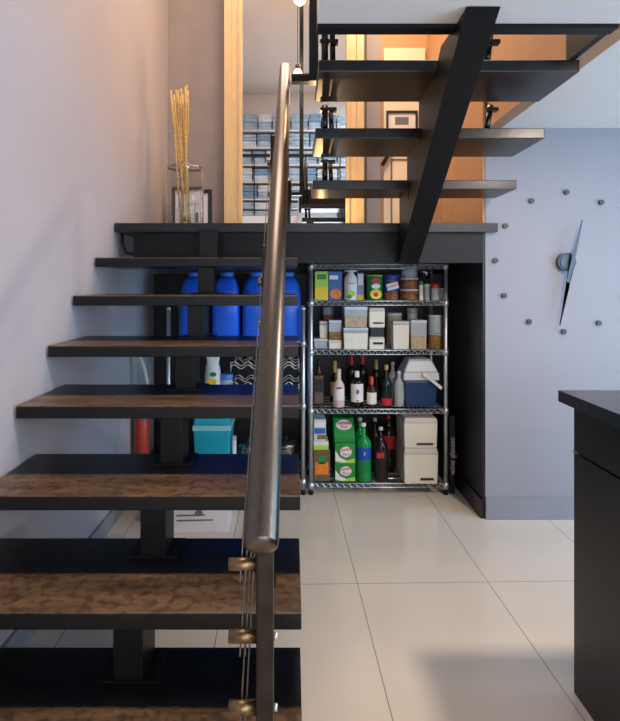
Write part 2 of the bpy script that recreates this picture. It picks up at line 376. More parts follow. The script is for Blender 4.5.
for k, (d, h) in enumerate(U):       # balusters, left and right
    for x, lean in ((PX(325.5, d+.06), 0), (PX(486, d+.1) if k else PX(486, d+.1), .02)):
        if k == 0 and x > .5: continue
        nxt = (U[k+1][1]-.043) if k < 2 else 1.35
        z0 = EYE+h-LZ
        bm = bmesh.new(); y = d+.10-2.7
        z1 = EYE+nxt-LZ if x < .5 else EYE+min(nxt, h+.17)-LZ
        tube(bm, [(x-.6, y, z0), (x-.6+lean, y, z1)], .013, 8)
        bx(bm, x-.6-.03, x-.6+.03, y-.02, y+.02, z0, z0+.012)
        bx(bm, x-.6-.02+lean, x-.6+.05, y-.015, y+.015, z0+.10, z0+.115)
        if x < .5: tube(bm, [(x-.6+.035, y+.05, z0), (x-.6+.028, y+.05, z1)], .011, 8)
        obj('baluster', bm, 'blackgloss', uf)
# left lowest baluster stands on the landing
bm = bmesh.new(); tube(bm, [(PX(326, 2.85)-.6, .16, 0), (PX(326, 2.85)-.6, .16-.08, 0)], .001); bm.free()
bm = bmesh.new(); x = PX(325.5, 2.62); tube(bm, [(x-.6, 2.83-2.7, 0), (x-.6, 2.83-2.7, .10)], .011, 8); bm.free()

# ================================================================ HANDRAIL
def rh(d): return -.393+.80*(d-.79)
hr = thing('handrail', 'long round brushed metal handrail on dark posts along the open stair side', 'handrail', (-.04, .87, 0))
bm = bmesh.new(); XH = -.042
pts = []
d0, d1 = .800, 2.56
for t in (0, .25, .5, .75, 1):
    d = d0+(d1-d0)*t; pts.append((-.0055+.0135*t, d-.87, EYE+rh(d)))
def capsule(bm, a, b, r, seg=20):
    a, b = Vector(a), Vector(b); t = (b-a).normalized(); u = Vector((1, 0, 0)); v = t.cross(u).normalized()
    rings = []
    prof = [(-math.cos(q)*r*.38, math.sin(q)*r, a) for q in (.25, .6, .95, 1.3, 1.57)] + [(math.cos(q)*r*.38, math.sin(q)*r, b) for q in (1.57, 1.3, .95, .6, .25)]
    for off, rad, base in prof:
        rings.append([bm.verts.new(base+t*off+u*math.cos(2*PI*k/seg)*rad+v*math.sin(2*PI*k/seg)*rad) for k in range(seg)])
    for i in range(len(rings)-1):
        for k in range(seg):
            f = bm.faces.new((rings[i][k], rings[i][(k+1) % seg], rings[i+1][(k+1) % seg], rings[i+1][k])); f.smooth = True
    bm.faces.new(rings[0][::-1]); bm.faces.new(rings[-1])
capsule(bm, pts[0], pts[-1], .0262); obj('rail', bm, 'steel', hr)
posts = [(.87, 0), (1.52, 5), (2.17, None)]
pd = [.872, 1.445, 2.0]
basez = [0, None, None]
for i, d in enumerate(pd):
    top = EYE+rh(d)-.028
    if i == 0: z0 = 0
    elif i == 1: z0 = EYE+T[5][1]
    else: z0 = EYE+T[3][1]
    xo_ = -.0035 if i == 0 else -.026
    bm = bmesh.new(); bx(bm, -.014+xo_, .014+xo_, d-.87-.012, d-.87+.012, z0, top, bev=.004); bx(bm, -.022+xo_, .022+xo_, d-.87-.03, d-.87+.03, z0, z0+.008)
    tube(bm, [(xo_, d-.87, top-.008), (0, d-.87, top+.012)], .008)
    po = obj('post', bm, 'post', hr)
    for dz in (.125, .241, .356):
        z = EYE+rh(d)-dz
        bm = bmesh.new(); tube(bm, [(-.014+xo_, d-.87, z), (-.062 if i == 0 else -.052, d-.87, z)], .0105, 14); obj('rod_clamp', bm, 'bronze', po)
    for dz in (.241, .356):
        z = EYE+rh(d)-dz
        bm = bmesh.new(); tube(bm, [(.014+xo_, d-.87, z), (.020+xo_, d-.87, z)], .006, 10); obj('bolt', bm, 'chrome', po)
for dz in (.125, .241, .356):
    bm = bmesh.new()
    for xo in (-.034, -.042):
        tube(bm, [(xo, d-.87, EYE+rh(d)-dz+(0)) for d in (.85, 2.06)], .0016, 6)
    obj('rod', bm, 'steel', hr)
# arm holding the rail's top end
ar = thing('newel_post', 'black steel post with a short arm holding the top of the handrail', 'post', (PX(313.5, 2.4), 2.4, EYE+.88))
xa = PX(313.5, 2.4)
obj('upright', boxes((-.020, .020, -.03, .03, PZ(83, 2.4)-EYE-.88, TOPZ-EYE-.88)), 'blackgloss', ar)
obj('arm', boxes((-.098, -.020, -.02, .02, PZ(83, 2.4)-EYE-.88, PZ(76.5, 2.4)-EYE-.88)), 'blackgloss', ar)
obj('arm_highlight', boxes((-.098, -.020, -.02, .02, PZ(76.5, 2.4)-EYE-.88, PZ(75, 2.4)-EYE-.88)), 'bronze', ar)  # bronze strip stands in for the golden highlight along the arm

# ================================================================ MIRROR
md = 3.93
mr_ = thing('wall_mirror', 'tall mirror in a wide light oak frame standing on the landing', 'mirror', (0, md, LZ))
mx0, mx1, mzt = PX(225, md), PX(363, md), 4.2
fw = .125
def fr(x0, x1, z0, z1, y0=-.03, y1=.03): return boxes((x0, x1, y0, y1, z0, z1))
for (a0_, a1_) in ((mx0, mx0+fw), (mx1-fw, mx1)):
    bm = fr(a0_, a1_, 0, mzt-LZ)
    s = 1 if a0_ == mx0 else -1
    e = a1_ if s > 0 else a0_
    bx(bm, min(e-s*.022, e-s*.004), max(e-s*.022, e-s*.004), -.042, -.03, 0.03, mzt-LZ)
    e2 = a0_ if s > 0 else a1_
    bx(bm, min(e2, e2+s*.05), max(e2, e2+s*.05), -.048, -.03, 0, mzt-LZ)
    obj('frame_stile', bm, 'gold', mr_)
for z0, z1 in ((0, .075), (mzt-LZ-fw, mzt-LZ)):
    obj('frame_rail', fr(mx0+fw, mx1-fw, z0, z1), 'gold', mr_)
obj('mirror_glass', boxes((mx0+fw, mx1-fw, 0, .01, .075, mzt-LZ-fw)), 'mirror', mr_)

# ================================================================ VASE, STICKS, PICTURE ON THE LANDING
vd = 3.45; vx = PX(185, vd)
va = thing('glass_vase', 'round clear glass vase on the landing holding dry sticks', 'vase', (vx, vd, LZ))
bm = bmesh.new(); R = .118; H = PZ(167, vd)-LZ
lathe(bm, [(.02, .0), (R*.85, 0), (R*.98, .01), (R, .04), (R, H-.05), (R*.97, H-.02), (R*.92, H), (R*.90, H-.002), (R*.95, H-.02), (R-.004, H-.05), (R-.004, .04), (R*.9, .014), (.02, .012)], 32); obj('body', bm, 'glass', va)
bm = bmesh.new(); lathe(bm, [(R*.955, H-.004), (R*.975, H), (R*.955, H+.004), (R*.935, H), (R*.955, H-.004)], 32, close=False); obj('rim', bm, 'glass', va)
tops = [(171, 92), (174, 95), (178, 90), (181, 87), (185, 88), (188, 91), (176, 89), (183, 93), (187, 87), (172, 99), (180, 96)]
STK = ['leftmost tall bamboo stick in the glass vase, leaning on the left side', 'bamboo stick with its tip fourth from the left in the vase', 'bamboo stick with its tip sixth from the left in the vase', 'bamboo stick with its tip eighth from the left in the vase', 'bamboo stick with its tip third from the right in the vase', 'rightmost bamboo stick in the glass vase', 'bamboo stick with its tip fifth from the left in the vase', 'bamboo stick with its tip fourth from the right in the vase', 'bamboo stick with its tip second from the right in the vase', 'shorter bamboo stick with its tip second from the left in the vase', 'shorter bamboo stick in the middle of the bundle in the vase']
for i, (tx, ty) in enumerate(tops):
    bxx = vx+.005*((i*7) % 11-5)+.01; by = vd+.008*((i*5) % 9-4)
    tx_, ty_ = PX(tx, vd+.02*((i % 4)-1.5)), PZ(ty, vd)
    bm = bmesh.new(); n = 7; base = Vector((bxx, by, LZ+.016)); tip = Vector((tx_, vd+.02*((i % 4)-1.5), ty_))
    rel = tip-base; pts = [rel*(k/n)+Vector((.004*math.sin(k*1.7+i), .004*math.cos(k*2.1+i), 0))*(0 < k < n) for k in range(n+1)]
    tube(bm, pts, .0075, 7, r1=.006)
    o = obj('bamboo_stick', bm, 'bamboo', None, base); tag(o, STK[i], 'stick', 'bamboo sticks in the glass vase')
fd = 3.86
fp = thing('picture_frame', 'small dark framed picture leaning on the wall behind the glass vase', 'picture', (PX(191.5, fd), fd, LZ+.001))
fh = PZ(190, fd)-LZ
o1 = obj('frame', frame_mesh(PX(212, fd)-PX(171, fd), fh, .026, .02), 'charcoal', fp, (0, 0, fh/2))
o2 = obj('print', boxes((-.122, .122, -.012, -.004, -fh/2+.026, fh/2-.026)), 'paper', fp, (0, 0, fh/2))
o3 = obj('print_motif', boxes((.03, .034, -.014, -.012, -.15, .05), (.085, .088, -.014, -.012, -.15, .15), (-.02, .05, -.014, -.012, .045, .05), (.038, .062, -.014, -.012, -.1, -.02)), 'inkgrey', fp, (0, 0, fh/2))

# ================================================================ LAMPS
def pendant(loc, label, drop):
    t = thing('pendant_lamp', label, 'lamp', loc)
    bm = bmesh.new(); tube(bm, [(0, 0, .09), (0, 0, drop)], .004, 6); lathe(bm, [(.05, drop-.02), (.05, drop)], 16); obj('cord', bm, 'rubber', t)
    bm = bmesh.new(); lathe(bm, [(.012, -.05), (.034, -.03), (.042, 0), (.034, .035), (.018, .06)], 16); obj('bulb', bm, 'lamp', t)
    bm = bmesh.new(); lathe(bm, [(.022, .06), (.022, .1), (.008, .11)], 16); obj('socket', bm, 'bronze', t)
    return t
pendant((PX(300, 3.3), 3.3, PZ(-3, 3.3)), 'warm glowing glass bulb hanging in front of the tall mirror', TOPZ-PZ(-3, 3.3))
for q, (a_, b_) in enumerate(DOWN):
    dl = thing('downlight', ['round warm ceiling downlight above the black cabinet', 'round ceiling downlight over the right side of the room', 'round ceiling downlight behind the viewer'][q], 'lamp', (a_, b_, CEIL-.002))
    obj('trim_ring', BM(lathe, [(.088, 0), (.095, -.004), (.1, 0)], 24, close=False), 'white', dl)
sp = thing('added_uplight', 'tiny added warm uplight on the landing in front of the mirror', 'lamp', (.20, 3.72, LZ))  # added fixture dressing the warm fill below the upper treads
bm = bmesh.new(); lathe(bm, [(.04, 0), (.04, .03), (.032, .06), (.028, .06), (.028, .03)], 20, close=False); obj('housing', bm, 'bronze', sp)
bm = bmesh.new(); lathe(bm, [(.001, .035), (.027, .035)], 20, close=False); obj('lens', bm, 'lamp', sp)

# ================================================================ LOFT BEHIND THE CAMERA (seen in the mirror)
GZ = CEIL+.25
rg = thing('loft_railing', 'black steel railing at the loft edge, seen in the mirror', 'railing', (0, -.63, GZ))
bm = bmesh.new(); bx(bm, XW+.01, 3.4, -.02, .02, .93, .97); obj('top_rail', bm, 'black', rg)
obj('bottom_rail', boxes((XW+.01, 3.4, -.012, .012, .08, .10)), 'black', rg)
x = XW+.06
while x < 1.2:
    obj('baluster', boxes((x-.008, x+.008, -.008, .008, .10, .93)), 'black', rg); x += .27
for x in (XW+.02, 1.2, 3.38): obj('post', boxes((x-.012, x+.012, -.016, .016, 0, .93)), 'black', rg)
sh = thing('loft_shelf', 'long white open shelf of linens on the loft wall, reflected in the mirror', 'shelf', (.15, -1.09, GZ))
lv = [.02, .30, .58, .86, 1.14, 1.42]
for z in lv: obj('board', boxes((-1.05, 1.05, -.15, .15, z, z+.02)), 'white', sh)
for x in (-1.06, -.35, .35, 1.04): obj('upright', boxes((x, x+.012, -.15, .15, 0, 1.44)) if abs(x) > 1 else boxes((x, x+.012, .13, .15, 0, 1.44)), 'white', sh)
mats3 = ['palefabric', 'bluefabric', 'whitefabric']
cols = ['pale blue', 'mid blue', 'white']
from collections import defaultdict
NTH = ['first', 'second', 'third', 'fourth', 'fifth', 'sixth', 'seventh', 'eighth']
TIER = ['lowest', 'second lowest', 'third lowest', 'third highest', 'second highest', 'topmost']
for li, z in enumerate(lv):
    x = -1.02; col = 0
    while True:
        wd = random.uniform(.20, .34)
        if x+wd > 1.02: break
        zz = GZ+z+.021; avail = .25 if li < 5 else .30
        n = random.choice((2, 2, 3))
        for j in range(n):
            hh = avail/n-.006-random.uniform(0, .012)
            c = random.choice((0, 0, 1, 2))
            bm = bmesh.new(); bx(bm, -wd/2, wd/2, -.13, .12, 0, hh*.5, bev=.014); bx(bm, -wd/2+.006, wd/2-.004, -.13, .113, hh*.5, hh, bev=.014)
            o = obj('folded_linen', bm, mats3[c], None, (.15+x+wd/2, -1.09, zz))
            pos = 'bottom' if j == 0 else ('top' if j == n-1 else 'middle')
            tag(o, cols[c]+' folded linen, '+pos+' of the '+NTH[col]+' stack on the '+TIER[li]+' loft shelf', 'linen', 'folded linens on the loft shelf')
            zz += hh+.001
        x += wd+.012; col += 1

# ================================================================ CLOCK
CXc, CZc, yc = PX(564.5, 2.84), PZ(262, 2.84), 2.84
ck = thing('wall_clock', 'large minimal wall clock with dark dots and long thin hands on the grey wall', 'clock', (CXc, yc, CZc))
bm = bmesh.new(); 
def disc(bm, x, z, r, y0, y1, seg=24): tube(bm, [(x, y0, z), (x, y1, z)], r, seg)
disc(bm, 0, 0, .047, -.03, -.001, 28); disc(bm, 0, 0, .038, -.036, -.03, 28); obj('hub', bm, 'clock', ck)
for i in range(12):
    a = i*PI/6+.02; bm = bmesh.new(); disc(bm, .366*math.sin(a), .366*math.cos(a), .0135, -.014, -.001, 16); obj('hour_dot', bm, 'dot', ck)
def hand(bm, pts, y0, y1):
    prism(bm, pts, y0, y1, 'y')
s = 2.84/F
bm = bmesh.new(); hand(bm, [(2*s, 10*s), (6*s, -2*s), (-2.5*s, -26*s), (-9.3*s, -63*s), (-8.3*s, -63*s), (.5*s, -26*s)][::1], -.046, -.041); obj('hand', bm, 'dot', ck)
bm = bmesh.new(); hand(bm, [(12.2*s, 41*s), (13*s, 41*s), (7.5*s, 12*s), (3*s, -8*s), (-.2*s, -21*s), (-3*s, -20*s), (0*s, -6*s), (4.5*s, 12*s)], -.053, -.048); obj('hand', bm, 'clock', ck)

# ================================================================ ISLAND
cz = EYE-.326
ct = thing('kitchen_cabinet', 'black cabinet unit with a seam below its drawer, in the right foreground', 'cabinet', (.854, 1.635, 0))
obj('body', boxes((.012, 1.3, -1.9, -.004, .0, cz-.036)), 'counter', ct)
zs = PZ(451, 1.64)
obj('drawer_front', boxes((0, .012, -1.9, 0, zs+.0035, cz-.036)), 'counter', ct)
obj('door', boxes((0, .012, -1.9, 0, .0, zs-.0035)), 'counter', ct)
obj('hinge_cap', boxes((-.003, .006, -.004, .002, zs-.004, zs+.006)), 'chrome', ct)
bm = bmesh.new(); bx(bm, PX(558, 1.66), 2.2, -.4, 1.66, cz-.035, cz, bev=.002); wt = obj('worktop', bm, 'top'); tag(wt, 'dark polished worktop slab on the black cabinet', 'worktop')

# ================================================================ WIRE RACKS
RD = 3.16; DEP = .36
def rack(label, x0, x1, ztop, levels, loc, posts_over=0, group='chrome wire racks under the landing'):
    t = thing('wire_rack', label, 'shelf rack', loc, 0, group)
    w_ = x1-x0
    for x in (.0125, w_-.0125):
        for y in (.0125, DEP-.0125):
            bm = bmesh.new(); tube(bm, [(x, y, .03), (x, y, ztop)], .0115, 10); p = obj('post', bm, 'chrome', t)
            bm = bmesh.new(); lathe(bm, [(.013, 0), (.016, .012), (.008, .03)], 12, c=(x, y)); obj('foot', bm, 'rubber', p)
            bm = bmesh.new(); lathe(bm, [(.0135, ztop-.006), (.0135, ztop), (.008, ztop+.006)], 12, c=(x, y)); obj('cap', bm, 'cream', p)
    for z in levels:
        bm = bmesh.new(); y0, y1 = .0125, DEP-.0125
        for y in (y0, y1):
            for zz in (z-.004, z-.028): tube(bm, [(.02, y, zz), (w_-.02, y, zz)], .0032, 6)
            n = int(w_/.040)
            zig = [(.02+(w_-.04)*i/(2*n), y, z-.004 if i % 2 else z-.028) for i in range(2*n+1)]
            for a, b in zip(zig, zig[1:]): tube(bm, [a, b], .0025, 5)
        for x in (.02, w_-.02):
            for zz in (z-.004, z-.028): tube(bm, [(x, y0, zz), (x, y1, zz)], .0032, 6)
            n = 8
            zig = [(x, y0+(y1-y0)*i/(2*n), z-.004 if i % 2 else z-.028) for i in range(2*n+1)]
            for a, b in zip(zig, zig[1:]): tube(bm, [a, b], .0025, 5)
        x = .045
        while x < w_-.03:
            tube(bm, [(x, y0, z-.002), (x, y1, z-.002)], .002, 4); x += .026
        for y in (y0+.09, y0+.17, y0+.25): tube(bm, [(.02, y, z-.007), (w_-.02, y, z-.007)], .0032, 5)
        for xx in (.0125, w_-.0125):
            for y in (y0, y1): lathe(bm, [(.0165, z-.034), (.0165, z+.002)], 12, c=(xx, y))
        obj('shelf', bm, 'chrome', t)
    return t
S0 = PZ(263.5, RD); S1 = PZ(300.5, RD); S2 = PZ(350, RD); S3 = PZ(409, RD); S4 = PZ(483.5, RD)
rack('chrome wire rack packed with food, bottles and bins under the landing', PX(309, RD), PX(448.5, RD), S0+.005, [S0, S1, S2, S3, S4], (PX(309, RD), RD, 0))
Q1 = PZ(341, RD); Q2 = PZ(404, RD); Q3 = PZ(480, RD)
XQ = PX(166, RD)
rack('shorter chrome wire rack with blue jugs behind the lower stair treads', XQ, PX(305.5, RD), PZ(308.5, RD), [Q1, Q2, Q3], (XQ, RD, 0))

# ---------------------------------------------------------------- contents
def span(l, r, top, zb, d): return PX((l+r)/2, d), (r-l)*d/F, PZ(top, d)-zb
GAP = .0005
def carton(name, label, cat, l, r, top, zb, d, dep, mbody, bands=(), extra=None, group=None, rz=0):
    x, w_, h = span(l, r, top, zb, d-dep/2)
    t = thing(name, label, cat, (x, d, zb+GAP), rz, group)
    obj('box', BM(bx, -w_/2, w_/2, -dep/2, dep/2, 0, h, bev=.002), mbody, t)
    for nm, a, b, c, e, m_ in bands:
        obj(nm, boxes((-w_/2+a*w_, -w_/2+b*w_, -dep/2-.0012, -dep/2-.0002, c*h, e*h)), m_, t)
    return t, w_, h
def ell(w_, h, x, z, y, seg=20, rot=0):
    bm = bmesh.new(); c, s_ = math.cos(rot), math.sin(rot)
    prism(bm, [(x+w_*math.cos(2*PI*k/seg)*c-h*math.sin(2*PI*k/seg)*s_, z+w_*math.cos(2*PI*k/seg)*s_+h*math.sin(2*PI*k/seg)*c) for k in range(seg)], y, y+.0008, 'y'); return bm
def jar(name, label, cat, l, r, top, zb, d, mbody, lid=None, lidh=.12, fill=None, fillh=.8, body='jar', shape=None, group=None, mlid='lidblue'):
    x, w_, h = span(l, r, top, zb, d); R_ = w_/2
    t = thing(name, label, cat, (x, d, zb+GAP), 0, group)
    lh = h*lidh if lid else 0
    prof = shape(R_, h-lh) if shape else [(R_*.9, 0), (R_*.96, .004), (R_*.96, h-lh-.01), (R_*.9, h-lh)]
    obj(body, BM(lathe, prof, 20), mbody, t)
    if lid: obj('lid', BM(lathe, [(R_*.98, h-lh), (R_, h-lh+.003), (R_, h-.004), (R_*.94, h)], 20), lid, t)
    return t, R_, h
def tub(label, l, r, top, zb, d, dep, fill, lidm='lidblue', fillf=.7, group=None, name='food_container', clear='clear', tap=.93, lidh=.014):
    x, w_, h = span(l, r, top, zb, d-dep/2)
    t = thing(name, label, 'container', (x, d, zb+GAP), 0, group)
    hb = h-lidh
    bm = bmesh.new(); taperbox(bm, w_*tap, dep*tap, w_*.98, dep*.98, 0, hb, bev=.005)
    if clear != 'clear' or not fill: obj('tub', bm, clear, t)
    else:
        bm.free()
        f = fillf; bm = bmesh.new(); taperbox(bm, w_*tap, dep*tap, w_*(tap+(.98-tap)*f), dep*(tap+(.98-tap)*f), .0, hb*f, bev=.004); obj('contents', bm, fill, t)
        bm = bmesh.new(); taperbox(bm, w_*(tap+(.98-tap)*f), dep*(tap+(.98-tap)*f), w_*.98, dep*.98, hb*f+.0004, hb, bev=.002); obj('tub', bm, clear, t)
    obj('lid', BM(bx, -w_/2, w_/2, -dep/2, dep/2, hb, h, bev=.003), lidm, t)
    return t, w_, h
def bottle(label, l, r, top, zb, d, glass, neck=.3, cap='labelblack', lab=None, capsule=None, square=False, labz=(.16, .5), shoulder=.62, name='bottle', cat='bottle', capf=.08, group=None, txt=None, txtm='labelblack', txts=.012):
    x, w_, h = span(l, r, top, zb, d); R_ = w_/2
    t = thing(name, label, cat, (x, d, zb+GAP), 0, group)
    rn = R_*neck; hs = h*shoulder; hn = hs+(h-hs)*.45; hc = h*(1-capf)
    prof = [(R_*.85, 0), (R_, .006), (R_, hs), (R_*.93, hs+(hn-hs)*.35), (R_*.62, hs+(hn-hs)*.75), (rn*1.1, hn), (rn, hn+.01), (rn, hc)]
    if square:
        bm = bmesh.new(); bx(bm, -R_, R_, -R_, R_, 0, hs, bev=.006); lathe(bm, [(R_*.9, hs-.001), (R_*.6, hs+(hn-hs)*.6), (rn, hn), (rn, hc)], 20)
    else: bm = BM(lathe, prof, 22)
    b = obj('body', bm, glass, t)
    cz0 = h*(1-(capsule[1] if capsule else capf))
    obj('cap', BM(lathe, [(rn*1.15, cz0), (rn*1.18, cz0+.003), (rn*1.15, h-.002), (rn*.9, h)], 16), capsule[0] if capsule else cap, t)
    if lab:
        if square: lb = obj('label', boxes((-R_*.92, R_*.92, -R_-.0012, -R_-.0002, h*labz[0], h*labz[1])), lab, t)
        else: lb = obj('label', BM(lathe, [(R_+.0008, h*labz[0]), (R_+.0008, h*labz[1])], 16, close=False, a0=PI*1.12, a1=PI*1.88), lab, t)
        if txt:
            zc = h*(labz[0]+labz[1])/2
            text(txt, txts, lb, (0, -R_-.003, zc), txtm)
    return t, R_, h

# --- top shelf of the tall rack
D1 = 3.235
t, w_, h = carton('juice_carton', 'lime green and yellow carton, first item from the left on the top shelf', 'carton', 315, 328.2, 271.5, S1, D1, .06, 'lime', [('printed_band', .0, 1, .0, .45, 'yellow'), ('printed_band', .15, .85, .72, .9, 'green')])
t, w_, h = carton('cereal_box', 'blue carton with an orange snack picture beside the lime carton', 'box', 328.8, 342.2, 271.5, S1, D1, .055, 'skyblue', [('printed_band', .06, .7, .72, .86, 'labelwhite')])
obj('picture', ell(w_*.42, h*.18, .002, h*.22, -.0290), 'orange', t)
def milk(R_, h): return [(R_*.9, 0), (R_, .006), (R_, h*.72), (R_*.85, h*.85), (R_*.5, h*.93), (R_*.45, h)]
t, R_, h = jar('milk_bottle', 'tall white and pale green bottle with a lime picture, reaching the shelf above', 'bottle', 344, 357.2, 270, S1, 3.21, 'labelwhite', 'lidblue', .07, shape=milk)
obj('lime_picture', ell(R_*.62, h*.10, 0, h*.22, -R_-.003), 'lime', t); obj('leaf_picture', ell(R_*.35, h*.07, -R_*.3, h*.12, -R_-.0045), 'green', t)
obj('label_band', boxes((-R_*.6, R_*.6, -R_-.002, -R_-.001, h*.54, h*.56)), 'inkgrey', t)
carton('tea_box', 'slim lilac and white box half behind the tall white bottle', 'box', 357.4, 363.8, 273, S1, 3.26, .05, 'purple', [('printed_band', 0, 1, 0, .2, 'yellow'), ('printed_band', .1, .9, .55, .95, 'paper')])
t, R_, h = jar('drink_can', 'green canister with red and yellow fruit print on the top shelf', 'canister', 366.5, 382.8, 275, S1, D1, 'green', 'lime', .06)
obj('fruit_picture', ell(R_*.7, h*.19, 0, h*.24, -R_-.001), 'yellow', t); obj('fruit_picture', ell(R_*.28, h*.09, 0, h*.22, -R_-.0025), 'labelred', t)
obj('label_badge', ell(R_*.5, h*.1, 0, h*.78, -R_-.001), 'labelred', t); obj('label_badge', ell(R_*.55, h*.1, 0, h*.55, -R_-.001), 'labelwhite', t)
t, R_, h = jar('peanut_butter_jar', 'brown spread jar with a blue lid and white slanted label', 'jar', 384, 398.3, 275, S1, D1, 'cookie', 'labelblue', .17)
lb = obj('label', BM(lathe, [(R_, h*.32), (R_, h*.76)], 16, close=False, a0=PI*1.05, a1=PI*1.95), 'labelblue', t)
o = obj('label_band', boxes((-R_*.8, R_*.8, -.0012, 0, -h*.13, h*.13)), 'labelwhite', t, (0, -R_-.001, h*.55), (0, -.25, 0))
text('SKIPPY', .022, t, (0, -R_-.0035, h*.55), 'labelred', rot=(PI/2, -.25, 0))
gp = 'round snack tubs stacked on the top shelf'
hz = (PZ(266, D1)-S1)/3
for i, nm in enumerate(('bottom tub in the stack of three lidded snack tubs', 'middle tub in the stack of three lidded snack tubs', 'top tub in the stack of three lidded snack tubs, greyish inside')):
    zb = S1+i*hz; wpx = 9.3-i*.4
    x = PX(409.2, D1); R_ = wpx*D1/F
    t = thing('snack_tub', nm, 'container', (x, D1, zb+GAP), 0, gp)
    obj('tub', BM(lathe, [(R_*.9, 0), (R_*.97, hz-.014)], 22), ['cookie', 'cookie', 'clear'][i], t)
    obj('lid', BM(lathe, [(R_, hz-.014), (R_*1.02, hz-.01), (R_*1.02, hz-.003), (R_*.95, hz-.001)], 22), 'creamlid', t)
jar('spice_jar', 'tiny jar with a cream label right beside the stack of snack tubs', 'jar', 418.8, 423.3, 281, S1, 3.19, 'cream', 'green', .2)
jar('spice_jar', 'small clear glass jar left of the red lidded jar', 'jar', 423.8, 430, 284, S1, 3.22, 'clear', 'creamlid', .2)
t, R_, h = jar('spice_jar', 'small glass jar with a red lid on the top shelf', 'jar', 431, 439.5, 284, S1, 3.21, 'clear', 'red', .25)
t, R_, h = jar('spice_jar', 'small clear jar behind the red lidded jar', 'jar', 438, 444, 288, S1, 3.30, 'clear', 'creamlid', .2)
x, d = PX(426, 3.38), 3.38
t = thing('stacked_glass', 'stemmed glass standing at the back of the top shelf', 'glass', (x, d, S1+GAP))
obj('bowl', BM(lathe, [(.02, .0), (.022, .003), (.005, .008), (.004, .10), (.022, .115), (.032, .15), (.03, .18)], 18, close=False), 'glass', t)

# --- second shelf
D2 = 3.25
tub('wide flat clear tray with a white rim at the left of the second shelf', 314, 328, 339, S2, D2+.03, .13, None, 'creamlid', name='food_tray')
hh = (PZ(320.5, D2)-S2)
tub('white low tub under the tall clear tub of nuts', 328.6, 341.8, 340.2, S2, D2, .10, None, 'creamlid', clear='cream')
zb = PZ(340.2, D2-.05)
tub('tall clear tub of nuts standing on the white low tub', 328.9, 341.6, 320.5, zb, D2, .09, 'nuts', 'lidblue', .45)
tub('frosted tub of pale grain on the flat clear tray', 319.6, 327.6, 321.5, PZ(339, D2-.035), D2+.03, .08, 'sugar', 'creamlid', .9)
jar('sauce_jar', 'reddish jar behind the tubs at the left of the second shelf', 'jar', 322.5, 333.5, 307, S2, 3.43, 'cookie', 'clear', .2)
zm = PZ(328, D2-.09)
tub('square tub of white flour with a pale blue lid, under the tan one', 343.4, 368.4, 328, S2, D2+.02, .20, 'sugar', 'lidblue', .85)
tub('square tub of tan flour stacked on the tub of white flour', 344.4, 367.6, 306.8, zm, D2+.02, .19, 'flour', 'lidblue', .62, lidh=.02)
def breadbox(label, l, r, top, zb, d, dep, m_='cream', slot=(.25, .9), slotz=.2, hw=.05):
    x, w_, h = span(l, r, top, zb, d-dep/2)
    t = thing('storage_bin', label, 'bin', (x, d, zb+GAP), 0)
    bm = bmesh.new(); taperbox(bm, w_*.95, dep*.95, w_*.99, dep*.99, 0, h*.84, bev=.006); obj('bin', bm, m_, t)
    bm = bmesh.new(); taperbox(bm, w_, dep, w_*.93, dep*.93, h*.84+.0005, h, bev=.005); obj('lid', bm, 'creamlid', t)
    obj('handle_slot', boxes((-w_/2+w_*slot[0], -w_/2+w_*slot[1], -dep*.497-.004, -dep*.478, h*slotz, h*slotz+hw*h)), 'labelblack', t)
    return t
zx = PZ(337, D2-.08)
breadbox('flat cream box at the bottom of the small stack on the second shelf', 369.3, 384.8, 337, S2, D2, .16, slotz=.42, hw=.16)
t_, _, _ = carton('serving_dish', 'dark navy dish between the two cream boxes', 'dish', 370.5, 384, 327.6, zx, D2, .14, 'niche')
breadbox('tall cream box on the dark dish on the second shelf', 369.2, 385.2, 308, PZ(327.6, D2-.07), D2, .16, slotz=.2, hw=.07)
t, R_, h = jar('canister', 'wide clear round canister of tan cereal at the back', 'canister', 386, 402, 312.5, S2, 3.40, 'flour', 'lidblue', .12)
tub('narrow tub of white rice in front of the round canister', 393, 409.5, 321.5, S2, 3.235, .10, 'sugar', 'creamlid', .97)
tub('clear grey tub of pasta right of the white rice tub', 411, 427, 320.5, S2, 3.235, .10, 'flour', 'lidblue', .5)
jar('canister', 'clear canister at the back of the second shelf, behind the rice tub', 'canister', 407, 417.5, 308, S2, 3.42, 'clear', 'creamlid', .1)
t, R_, h = jar('glass_jar', 'glass jar of colourful mixed nuts under the clear jar', 'jar', 428, 442.5, 332.8, S2, D2, 'nuts', 'clear', .14)
zz = PZ(332.8, D2)
jar('glass_jar', 'empty clear jar stacked on the jar of mixed nuts', 'jar', 428.3, 442.3, 315, zz, D2, 'clear', 'lidblue', .12)

# --- bottle shelf
D3 = 3.27
bottle('square whisky bottle with a slanted black and gold label at the left end', 313.5, 324, 360, S3, 3.27, 'whisky', .3, 'labelblack', 'labelblack', square=True, labz=(.3, .6), shoulder=.68)
t, R_, h = bottle('champagne bottle with pale pink label and foil, front left', 333, 344.5, 369, S3, 3.22, 'pink', .33, lab='labelwhite', capsule=('pink', .32), labz=(.2, .5), shoulder=.5)
obj('label_badge', ell(R_*.5, h*.02, 0, h*.52, -R_-.003), 'labelblack', t)
bottle('gold foiled dark bottle behind the pale champagne bottle', 330, 340, 361, S3, 3.36, 'bottle', .33, lab='labelgold', capsule=('labelgold', .3), shoulder=.5)
bottle('wine bottle with a bright red capsule behind the white label bottle', 346.5, 356.5, 355, S3, 3.40, 'bottle', .33, capsule=('labelred', .25), shoulder=.6)
bottle('wine bottle with a dark red capsule, second of the back row pair', 357.8, 367.5, 355.5, S3, 3.42, 'bottle', .33, capsule=('labelred', .2), shoulder=.6)
